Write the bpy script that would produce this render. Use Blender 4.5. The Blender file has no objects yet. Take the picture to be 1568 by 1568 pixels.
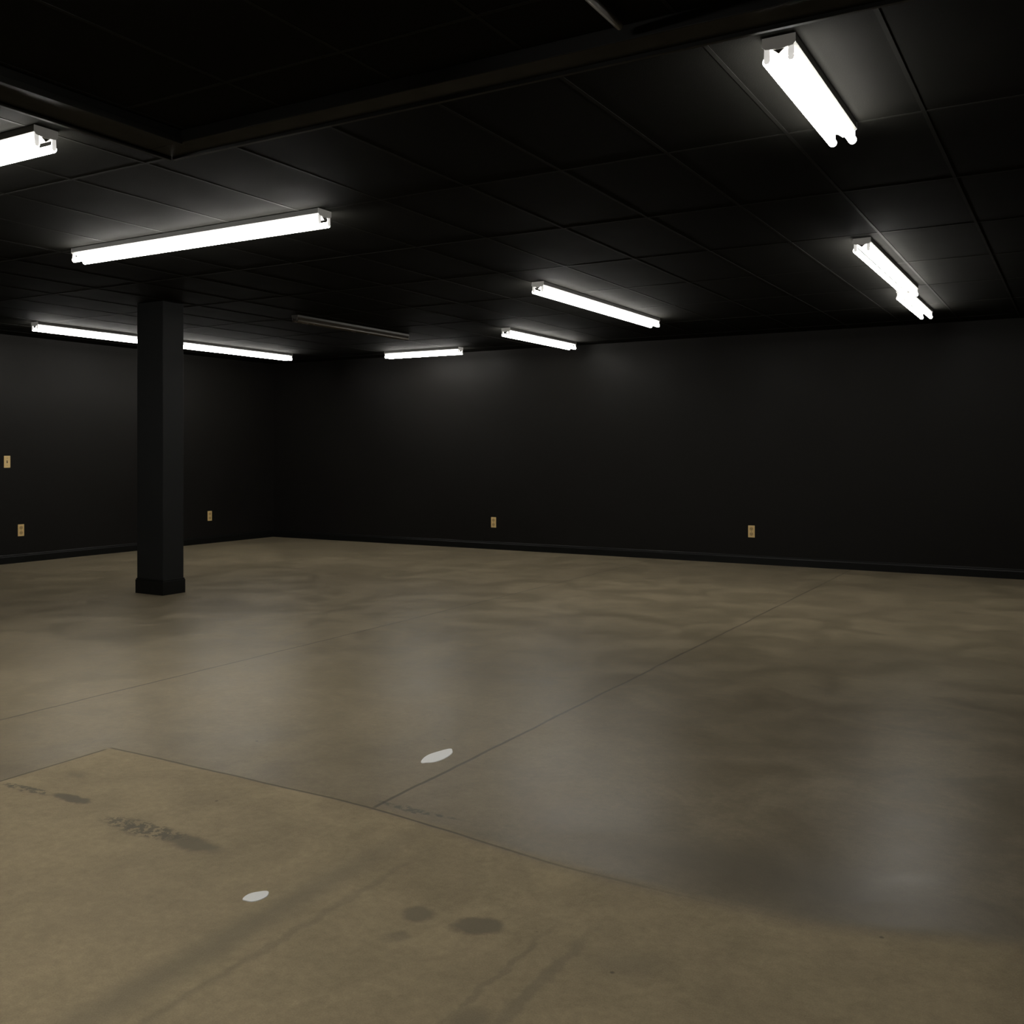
import bpy, bmesh, math
from mathutils import Vector, Matrix

scene = bpy.context.scene
scene.view_settings.view_transform = 'Standard'
scene.view_settings.look = 'None'

H = 3.0          # ceiling height
XW, YW = -12.18, 12.68   # left wall plane, back wall plane
XR, YR = 4.0, -4.0       # right wall, rear wall

# ---------------------------------------------------------------- materials
class NT:
    def __init__(s, name):
        s.mat = bpy.data.materials.new(name); s.mat.use_nodes = True
        s.t = s.mat.node_tree; s.n = s.t.nodes; s.l = s.t.links
        s.b = s.n['Principled BSDF']
    def set(s, sock, v):
        if isinstance(v, bpy.types.NodeSocket): s.l.new(v, sock)
        else: sock.default_value = v
    def m(s, op, a, b=None, c=None, clamp=False):
        n = s.n.new('ShaderNodeMath'); n.operation = op; n.use_clamp = clamp
        s.set(n.inputs[0], a)
        if b is not None: s.set(n.inputs[1], b)
        if c is not None: s.set(n.inputs[2], c)
        return n.outputs[0]
    def noise(s, vec, scale, detail=4, rough=.5, dist=0):
        n = s.n.new('ShaderNodeTexNoise'); s.set(n.inputs['Vector'], vec)
        n.inputs['Scale'].default_value = scale; n.inputs['Detail'].default_value = detail
        n.inputs['Roughness'].default_value = rough; n.inputs['Distortion'].default_value = dist
        return n.outputs['Fac']
    def mapr(s, v, a, b, c=0.0, d=1.0, smooth=True):
        n = s.n.new('ShaderNodeMapRange')
        if smooth: n.interpolation_type = 'SMOOTHSTEP'
        s.set(n.inputs[0], v)
        for i, q in zip((1, 2, 3, 4), (a, b, c, d)): s.set(n.inputs[i], q)
        return n.outputs[0]
    def mixc(s, f, a, b, mode='MIX'):
        n = s.n.new('ShaderNodeMix'); n.data_type = 'RGBA'; n.blend_type = mode
        s.set(n.inputs[0], f)
        s.set(n.inputs[6], a if not isinstance(a, tuple) else (*a, 1))
        s.set(n.inputs[7], b if not isinstance(b, tuple) else (*b, 1))
        return n.outputs[2]
    def mapping(s, vec, loc=(0,0,0), rot=0, scale=(1,1,1)):
        n = s.n.new('ShaderNodeMapping'); s.set(n.inputs[0], vec)
        n.inputs[1].default_value = loc; n.inputs[2].default_value = (0, 0, rot)
        n.inputs[3].default_value = scale
        return n.outputs[0]
    def bump(s, h, strength, dist):
        n = s.n.new('ShaderNodeBump'); n.inputs['Strength'].default_value = strength
        n.inputs['Distance'].default_value = dist; s.set(n.inputs['Height'], h)
        s.l.new(n.outputs[0], s.b.inputs['Normal'])

def simple(name, col, rough=.5, metal=0, var=.08, nscale=6, bump=.0, bscale=200, spec=.5, glow=0):
    t = NT(name)
    tc = t.n.new('ShaderNodeTexCoord').outputs['Object']
    f = t.noise(tc, nscale, 3)
    lo = tuple(c*(1-var) for c in col); hi = tuple(min(1, c*(1+var)) for c in col)
    t.set(t.b.inputs['Base Color'], t.mixc(f, lo, hi))
    t.set(t.b.inputs['Roughness'], t.mapr(f, .3, .7, rough-.04, rough+.04))
    t.b.inputs['Metallic'].default_value = metal
    t.b.inputs['Specular IOR Level'].default_value = spec
    if glow:   # added emission: makes lampholders and end caps look lit by the tubes
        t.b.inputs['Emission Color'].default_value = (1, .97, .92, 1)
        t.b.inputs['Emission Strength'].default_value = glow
    if bump: t.bump(t.noise(tc, bscale, 1), bump, .002)
    return t.mat

m_wall = simple('black_wall_paint', (.0072, .0066, .0058), .55, var=.12, nscale=1.3, spec=.095)
m_base = simple('black_baseboard_paint', (.0045, .0047, .0042), .42, spec=.14)
m_tile = simple('black_ceiling_tile', (.0085, .0084, .0073), .85, var=.2, nscale=3, bump=.4, bscale=220, spec=.018)
m_grid = simple('black_ceiling_tbar', (.0125, .0124, .0110), .7, spec=.03)
m_beam = simple('black_header_paint', (.0095, .0095, .0083), .5, spec=.15)
m_pillar = simple('black_pillar_paint', (.0100, .0106, .0104), .5, var=.1, nscale=4, spec=.13)
m_house = simple('white_enamel', (.13, .13, .124), .5)
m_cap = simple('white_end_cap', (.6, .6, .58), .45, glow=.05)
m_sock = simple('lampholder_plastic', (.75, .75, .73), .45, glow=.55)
m_offtube = simple('unlit_tube_glass', (.10, .088, .07), .25)
m_darkhouse = simple('dark_brown_enamel', (.036, .032, .027), .45)  # darker brown housing for the unlit fixture
m_outlet = simple('ivory_outlet_plastic', (.62, .44, .19), .4)
m_slot = simple('outlet_slot_dark', (.05, .04, .03), .5)
m_recept = simple('outlet_face', (.40, .27, .11), .4)
m_pipe = simple('galvanised_conduit', (.45, .45, .43), .35, metal=.7)
m_white = simple('white_paint', (.97, .97, .92), .4)

def emis(name, col, s):
    t = NT(name)
    t.b.inputs['Base Color'].default_value = (.9, .9, .9, 1)
    t.b.inputs['Emission Color'].default_value = (*col, 1)
    t.b.inputs['Emission Strength'].default_value = s
    return t.mat
m_tube = emis('lit_fluorescent_tube', (1.0, .97, .91), 44)

# ---- floor
def floor_mat():
    t = NT('sealed_concrete')
    P = t.n.new('ShaderNodeTexCoord').outputs['Object']
    sep = t.n.new('ShaderNodeSeparateXYZ'); t.l.new(P, sep.inputs[0])
    X, Y = sep.outputs[0], sep.outputs[1]
    nbig = t.noise(P, .55, 4, .6, .6)
    nmid = t.noise(P, 1.9, 6, .66, .8)
    nfine = t.noise(P, 30, 4, .7)
    nblot = t.noise(P, 6.5, 5, .65, .5)
    ngrain = t.noise(P, 200, 1, .6)
    wob = t.noise(P, 3.0, 2, .5)
    # distorted coordinates for stains and the painted reflection
    nv = t.n.new('ShaderNodeTexNoise'); t.l.new(P, nv.inputs['Vector'])
    nv.inputs['Scale'].default_value = 14; nv.inputs['Detail'].default_value = 5
    va = t.n.new('ShaderNodeVectorMath'); va.operation = 'SUBTRACT'
    t.l.new(nv.outputs['Color'], va.inputs[0]); va.inputs[1].default_value = (.5, .5, .5)
    vs = t.n.new('ShaderNodeVectorMath'); vs.operation = 'SCALE'
    t.l.new(va.outputs[0], vs.inputs[0]); vs.inputs['Scale'].default_value = .07
    vd = t.n.new('ShaderNodeVectorMath'); vd.operation = 'ADD'
    t.l.new(P, vd.inputs[0]); t.l.new(vs.outputs[0], vd.inputs[1])
    PD = vd.outputs[0]
    # former-room slab mask (unsealed, more matte)
    y0 = t.m('ADD', t.mapr(X, -2.70, -1.40, 3.175, 3.05), t.mapr(X, -.9, .2, 0.0, .28))
    y0 = t.m('ADD', y0, t.m('MULTIPLY', t.m('SUBTRACT', wob, .5), .02))
    dY = t.m('SUBTRACT', Y, y0)
    soft = t.mapr(X, -3.2, -1.0, .02, .08)
    inY = t.mapr(dY, t.m('MULTIPLY', soft, -1.0), soft, 1.0, 0.0)
    inX = t.mapr(X, -4.135, -4.105)
    near = t.m('MULTIPLY', inX, inY)
    pol = t.mixc(t.mapr(nmid, .36, .64), (.148, .123, .080), (.212, .175, .115))
    pol = t.mixc(t.m('MULTIPLY', t.mapr(nbig, .42, .62), .45), pol, (.138, .114, .076))
    # lighter zone just outside the former room
    v = t.mapping(P, loc=(3.9*.28, -3.7*.5, 0), scale=(.28, .5, 0))
    ln = t.n.new('ShaderNodeVectorMath'); ln.operation = 'LENGTH'; t.l.new(v, ln.inputs[0])
    pale_zone = t.m('MULTIPLY', t.mapr(t.m('ADD', ln.outputs['Value'], t.m('MULTIPLY', nmid, .6)), .55, 1.35, 1.0, 0.0), .85)
    pol = t.mixc(pale_zone, pol, t.mixc(t.mapr(nmid, .34, .66), (.218, .178, .112), (.280, .229, .147)))
    mat_ = t.mixc(t.mapr(nmid, .32, .68), (.275, .219, .131), (.370, .298, .180))
    mat_ = t.mixc(t.m('MULTIPLY', t.mapr(nbig, .42, .66), .30), mat_, (.245, .197, .122))
    # foreground slab gets paler away from the old partition
    fore = t.mapr(Y, 1.2, 2.9, .50, 0.0)
    mat_ = t.mixc(fore, mat_, (.48, .385, .232))
    col = t.mixc(near, pol, mat_)
    g = t.mapr(nfine, .25, .75, .86, 1.13, False)
    g2 = t.mapr(ngrain, .25, .75, .90, 1.10, False)
    g3 = t.mapr(nblot, .3, .7, .92, 1.06, False)
    gg = t.m('MULTIPLY', t.m('MULTIPLY', g, g2), g3)
    comb = t.n.new('ShaderNodeCombineColor')
    for i in range(3): t.l.new(gg, comb.inputs[i])
    col = t.mixc(1.0, col, comb.outputs[0], 'MULTIPLY')
    # stains and one painted dark reflection: x, y, rx, ry, rot, softness, strength, broken
    stains_and_reflection = [
        (-1.805, 2.516, .055, .062, 0.53, .40, .55, 0),
        (-1.602, 2.540, .085, .062, 0.53, .32, .62, 0),
        (-1.774, 2.356, .045, .032, 0.53, .6, .40, 0),
        (-1.357, 2.119, .065, .055, 0.53, .6, .40, 0),
        (-3.655, 2.622, .12, .038, 0.0, .35, .75, 0),
        (-3.93, 2.60, .17, .030, 0.1, .4, .8, 1),
        (-3.10, 2.555, .28, .062, -.07, .4, .78, 1),
        (-2.86, 2.545, .17, .060, -.10, .5, .62, 0),
        (-3.91, 2.84, .07, .05, 0, .8, .28, 0),
        (-2.33, 3.235, .24, .022, -.05, .5, .8, 1),
        (-1.116, 2.564, .15, .09, .5, .9, .28, 0),
        (-0.95, 3.34, .95, .28, .05, .9, .50, 0),  # dark room reflection painted in along the slab edge, plus darker concrete
        (-2.20, 2.1, .08, 1.15, .02, .95, .42, 0),
        (-2.06, 2.1, .02, 1.00, .02, .8, .28, 0),
        (-1.28, 2.33, .030, .40, 0, .6, .34, 0),
        (-1.40, 2.28, .015, .40, 0, .6, .28, 0),
    ]
    tot = None
    for (x, y, rx, ry, r, sf, st, br) in stains_and_reflection:
        a = t.n.new('ShaderNodeVectorMath'); a.operation = 'SUBTRACT'
        t.l.new(PD, a.inputs[0]); a.inputs[1].default_value = (x, y, 0)
        b = t.mapping(a.outputs[0], rot=-r) if abs(r) > .2 else a.outputs[0]
        b = t.mapping(b, scale=(1/rx, 1/ry, 0))
        ln = t.n.new('ShaderNodeVectorMath'); ln.operation = 'LENGTH'; t.l.new(b, ln.inputs[0])
        k = t.mapr(ln.outputs['Value'], 1-sf, 1+sf*.4, st, 0.0)
        if br: k = t.m('MULTIPLY', k, t.mapr(nfine, .45, .52))
        tot = k if tot is None else t.m('MAXIMUM', tot, k)
    tot = t.m('MULTIPLY', tot, t.mapr(nfine, .2, .8, .75, 1.1, False), clamp=True)
    col = t.mixc(tot, col, (.098, .089, .070))
    # specks
    vor = t.n.new('ShaderNodeTexVoronoi'); t.l.new(P, vor.inputs['Vector']); vor.inputs['Scale'].default_value = 3.0
    sp = t.mapr(vor.outputs['Distance'], .012, .03, .6, 0.0)
    col = t.mixc(sp, col, (.06, .05, .04))
    # joints
    def line(coord, pos, hw):
        d = t.m('ABSOLUTE', t.m('SUBTRACT', coord, pos))
        return t.mapr(d, hw*.4, hw, 1.0, 0.0)
    fx = t.m('ADD', X, t.m('MULTIPLY', t.m('SUBTRACT', wob, .5), .03))
    beyond = t.m('SUBTRACT', 1.0, near)
    j1 = t.m('MULTIPLY', line(fx, -2.50, .012), beyond)
    j2 = line(fx, -5.07, .012)
    j3 = t.m('MULTIPLY', line(X, -4.12, .009), t.mapr(Y, 3.13, 3.16, 1.0, 0.0))
    j4 = t.m('MULTIPLY', t.m('MULTIPLY', line(dY, 0.0, .009), inX), t.mapr(X, -2.4, -.6, 1.0, .0))
    J = t.m('MAXIMUM', t.m('MAXIMUM', j1, j2), t.m('MAXIMUM', j3, j4))
    col = t.mixc(t.m('MULTIPLY', J, .65), col, (.05, .043, .034))
    t.set(t.b.inputs['Base Color'], col)
    rp = t.mapr(nmid, .3, .7, .31, .42, False)
    rm = t.mapr(nmid, .3, .7, .56, .66, False)
    rr = t.m('ADD', t.m('MULTIPLY', rp, beyond), t.m('MULTIPLY', rm, near))
    rr = t.m('ADD', rr, t.m('MULTIPLY', t.m('SUBTRACT', nfine, .5), .12))
    t.set(t.b.inputs['Roughness'], rr)
    t.b.inputs['Specular IOR Level'].default_value = .080
    t.b.inputs['Specular Tint'].default_value = (1, .94, .84, 1)
    hgt = t.m('SUBTRACT', t.m('MULTIPLY', nfine, .3), t.m('MULTIPLY', J, .8))
    t.bump(hgt, .16, .004)
    return t.mat
m_floor = floor_mat()

# ---------------------------------------------------------------- mesh helpers
def new_obj(name, bm, mats, loc=(0,0,0), rotz=0, smooth=False):
    me = bpy.data.meshes.new(name)
    bmesh.ops.recalc_face_normals(bm, faces=bm.faces)
    bm.to_mesh(me); bm.free()
    for m in mats: me.materials.append(m)
    ob = bpy.data.objects.new(name, me)
    ob.location = loc; ob.rotation_euler = (0, 0, rotz)
    scene.collection.objects.link(ob)
    return ob

def box(bm, x0, x1, y0, y1, z0, z1, mi=0, bevel=0):
    r = bmesh.ops.create_cube(bm, size=1)
    vs = r['verts']
    for v in vs:
        v.co = Vector((x0 + (v.co.x+.5)*(x1-x0), y0 + (v.co.y+.5)*(y1-y0), z0 + (v.co.z+.5)*(z1-z0)))
    fs = set(f for v in vs for f in v.link_faces)
    for f in fs: f.material_index = mi
    if bevel:
        es = set(e for v in vs for e in v.link_edges)
        rb = bmesh.ops.bevel(bm, geom=list(es), offset=bevel, segments=2, affect='EDGES', profile=.5)
        for f in rb['faces']: f.material_index = mi

def cyl(bm, c, r, depth, axis='Y', mi=0, seg=20, smooth=True, caps=True):
    rot = {'Y': Matrix.Rotation(math.pi/2, 4, 'X'), 'X': Matrix.Rotation(math.pi/2, 4, 'Y'), 'Z': Matrix.Identity(4)}[axis]
    res = bmesh.ops.create_cone(bm, cap_ends=caps, segments=seg, radius1=r, radius2=r, depth=depth,
                                matrix=Matrix.Translation(c) @ rot)
    for f in set(f for v in res['verts'] for f in v.link_faces):
        f.material_index = mi
        if smooth and len(f.verts) == 4: f.smooth = True

def extrude_profile(bm, pts, y0, y1, mi=0, closed=True):
    a = [bm.verts.new((x, y0, z)) for x, z in pts]
    b = [bm.verts.new((x, y1, z)) for x, z in pts]
    n = len(pts)
    for i in range(n):
        j = (i+1) % n
        f = bm.faces.new((a[i], a[j], b[j], b[i])); f.material_index = mi
    f = bm.faces.new(a); f.material_index = mi
    f = bm.faces.new(list(reversed(b))); f.material_index = mi

# ---------------------------------------------------------------- shell
T = .15
bm = bmesh.new(); box(bm, XW-T, XR+T, YR-T, YW+T, -.15, 0); new_obj('floor', bm, [m_floor])
bm = bmesh.new(); box(bm, XW-T, XR+T, YR-T, YW+T, H, H+.15); new_obj('ceiling', bm, [m_tile])
for nm, a in (('wall_left', (XW-T, XW, YR, YW)), ('wall_back', (XW-T, XR+T, YW, YW+T)),
              ('wall_right', (XR, XR+T, YR, YW)), ('wall_rear', (XW-T, XR+T, YR-T, YR))):
    bm = bmesh.new(); box(bm, *a, 0, H); new_obj(nm, bm, [m_wall])

# baseboards: profiled (thickness t, height .11, stepped cap)
def baseboard(name, p0, p1):
    d = Vector(p1)-Vector(p0); L = d.length
    ang = math.atan2(d.y, d.x) - math.pi/2   # local +Y along d, local +X to the right of d
    bm = bmesh.new()
    extrude_profile(bm, [(0, 0), (.016, 0), (.016, .085), (.011, .097), (.010, .108), (.004, .116), (0, .116)], 0, L)
    new_obj(name, bm, [m_base], (p0[0], p0[1], 0), ang)
baseboard('baseboard_left', (XW, YR, 0), (XW, YW, 0))
baseboard('baseboard_back', (XW, YW, 0), (XR, YW, 0))
baseboard('baseboard_right', (XR, YW, 0), (XR, YR, 0))
baseboard('baseboard_rear', (XR, YR, 0), (XW, YR, 0))

# header beams of the former room (two, meeting in an L)
BX, BY = -3.98, 3.44
bm = bmesh.new()
box(bm, BX, XR, BY-.15, BY, H-.06, H, 0, .004)
box(bm, BX, XR, BY-.012, BY+.008, H-.075, H-.045, 0, .002)   # lower lip along far edge
new_obj('ceiling_beam', bm, [m_beam])
bm = bmesh.new()
box(bm, BX-.02, BX+.22, YR, BY-.15, H-.06, H, 0, .004)
box(bm, BX-.03, BX-.008, YR, BY-.012, H-.075, H-.045, 0, .002)
box(bm, BX+.20, BX+.232, YR, BY-.15, H-.07, H-.04, 0, .002)
new_obj('ceiling_beam', bm, [m_beam])

# suspended ceiling t-bar grid (2x4 tiles)
bm = bmesh.new()
gx = [-2.49+.62*k for k in range(-15, 11)]
GT = .0022
for x in gx:
    if XW < x < XR: box(bm, x-.009, x+.009, YR, YW, H-GT, H)
for k in range(-7, 8):
    y = 4.81+1.24*k
    if y > YW: break
    if y > BY: box(bm, XW, XR, y-.009, y+.009, H-GT-.0003, H)
    elif y > YR: box(bm, XW, BX, y-.009, y+.009, H-GT-.0003, H)
for k in range(0, 7):
    y = 2.96-1.24*k
    if y > YR: box(bm, BX+.2, XR, y-.009, y+.009, H-GT-.0003, H)
new_obj('ceiling_grid', bm, [m_grid])

# ---------------------------------------------------------------- pillar
bm = bmesh.new()
px0, px1, py0, py1 = -8.485, -8.09, 6.85, 7.115
box(bm, px0, px1, py0, py1, 0, H, 0, .006)
e = .012
box(bm, px0-e, px1+e, py0-e, py1+e, 0, .14, 1, .003)
box(bm, px0-e*.5, px1+e*.5, py0-e*.5, py1+e*.5, .14, .155, 1, .002)
new_obj('pillar', bm, [m_pillar, m_base])

# ---------------------------------------------------------------- fluorescent fixtures
def fixture(cx, cy, L, along='Y', lit=True, k=1.0):
    """two-lamp strip light; local origin on the ceiling; k scales the cross-section"""
    bm = bmesh.new()
    hm, sm, tm, cm = 0, 1, 2, 3
    h = L/2
    TZ = -.086
    pts = [(-.062, 0), (-.062, -.032), (-.052, -.042), (-.022, -.048), (0, -.066), (.022, -.048), (.052, -.042), (.062, -.032), (.062, 0)]
    extrude_profile(bm, pts, -h, h, hm)
    for s in (-1, 1):
        ya, yb = sorted((s*h, s*(h+.003)))
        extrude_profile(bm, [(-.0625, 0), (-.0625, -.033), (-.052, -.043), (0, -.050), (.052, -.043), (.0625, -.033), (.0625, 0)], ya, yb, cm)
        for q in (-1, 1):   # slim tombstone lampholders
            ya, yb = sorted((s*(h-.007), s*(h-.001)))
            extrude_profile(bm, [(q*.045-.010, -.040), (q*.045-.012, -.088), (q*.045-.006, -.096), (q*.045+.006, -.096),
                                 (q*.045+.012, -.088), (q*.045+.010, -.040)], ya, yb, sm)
    for q in (-1, 1):
        cyl(bm, (q*.045, 0, TZ), .0185, 2*(h-.008), 'Y', tm, 12, caps=False)
    if k != 1.0:
        for v in bm.verts: v.co.x *= k; v.co.z *= k
    mats = [m_house, m_sock, m_tube, m_cap] if lit else [m_darkhouse, m_darkhouse, m_offtube, m_darkhouse]
    new_obj('fluorescent_light', bm, mats, (cx, cy, H-.0028), 0 if along == 'Y' else math.pi/2)

fixture(-5.41, 4.82, 2.44, 'X')      # above the pillar side
fixture(-5.51, 2.94, 2.44, 'X')      # top left
fixture(-0.983, 4.23, 1.13, 'Y')     # near right
fixture(-1.385, 8.56, 2.33, 'Y')
fixture(-1.47, 10.63, 1.55, 'Y')
fixture(-4.27, 9.20, 2.80, 'Y')
fixture(-6.17, 11.36, 1.82, 'Y')
fixture(-8.52, 12.0, 1.34, 'X')
fixture(-10.70, 8.26, 2.14, 'Y')
fixture(-10.70, 10.42, 2.14, 'Y')
fixture(-7.65, 9.35, 2.1, 'Y', lit=False, k=.72)
fixture(-8.6, 2.94, 2.44, 'X')       # added out of view, to light the pillar's left face
fixture(-2.3, 0.6, 2.44, 'Y')        # added overhead, unseen, to brighten the near floor

# conduit running to the header
bm = bmesh.new()
cyl(bm, (0, 0, 0), .014, 4.0, 'Y', 0, 16)
for y in (-1.5, -.3, .9):
    box(bm, -.03, .03, y-.012, y+.012, .002, .032, 0, .003)
new_obj('conduit_pipe', bm, [m_pipe], (-1.43, 1.22, H-.036))

# ---------------------------------------------------------------- outlets / switch
def plate(name, loc, rotz, switch=False):
    bm = bmesh.new()   # local: plate in XZ, front = -Y
    w, h = .044, .078
    box(bm, -w, w, -.006, 0, -h, h, 0, .003)
    if switch:
        box(bm, -.008, .008, -.0075, -.004, -.018, .018, 2, .001)
        box(bm, -.005, .005, -.018, -.005, 0.0, .013, 1, .002)
        for z in (-.045, .045): cyl(bm, (0, -.007, z), .004, .003, 'Y', 2, 12)
    else:
        for z in (-.034, .034):
            cyl(bm, (0, -.0065, z), .024, .004, 'Y', 1, 24)
            for x in (-.009, .009): box(bm, x-.002, x+.002, -.0095, -.008, z-.002, z+.010, 2)
            cyl(bm, (0, -.0085, z-.011), .0035, .002, 'Y', 2, 12)
        cyl(bm, (0, -.007, 0), .004, .003, 'Y', 2, 12)
    new_obj(name, bm, [m_outlet, m_recept, m_slot], loc, rotz)
plate('wall_outlet', (-7.70, YW, .407), 0)
plate('wall_outlet', (-3.757, YW, .426), 0)
plate('wall_outlet', (XW, 7.985, .428), math.pi/2)
plate('wall_outlet', (XW, 11.24, .441), math.pi/2)
plate('light_switch', (XW, 7.79, 1.337), math.pi/2, True)

# ---------------------------------------------------------------- white paint spots on the floor
def spot(x, y, a, b, rot, pw=1.3):
    bm = bmesh.new(); n = 40; top = []; bot = []
    for i in range(n):
        t = 2*math.pi*i/n
        r = 1+.05*math.sin(3*t+1)+.03*math.sin(5*t)
        c, s = math.cos(t), math.sin(t)
        X = a*c*r; Y = b*math.copysign(abs(s)**pw, s)*r
        top.append(bm.verts.new((X*.97, Y*.97, .0022))); bot.append(bm.verts.new((X, Y, 0)))
    bm.faces.new(top); bm.faces.new(list(reversed(bot)))
    for i in range(n):
        j = (i+1) % n; bm.faces.new((bot[i], bot[j], top[j], top[i]))
    new_obj('paint_spot', bm, [m_white], (x, y, 0), rot)
spot(-2.66, 3.867, .125, .050, math.radians(92))
spot(-2.327, 2.344, .045, .032, math.radians(75), 1.1)

# ---------------------------------------------------------------- world + camera
w = bpy.data.worlds.new('world'); scene.world = w; w.use_nodes = True
w.node_tree.nodes['Background'].inputs[0].default_value = (0, 0, 0, 1)
w.node_tree.nodes['Background'].inputs[1].default_value = 0

cam = bpy.data.cameras.new('camera'); co = bpy.data.objects.new('camera', cam)
scene.collection.objects.link(co); scene.camera = co
co.location = (0, 0, 1.44)
co.rotation_euler = (math.pi/2, 0, math.radians(30.2))
cam.sensor_width = 36; cam.lens = 1505/1568*36
cam.shift_y = -89/1568
cam.clip_start = .05
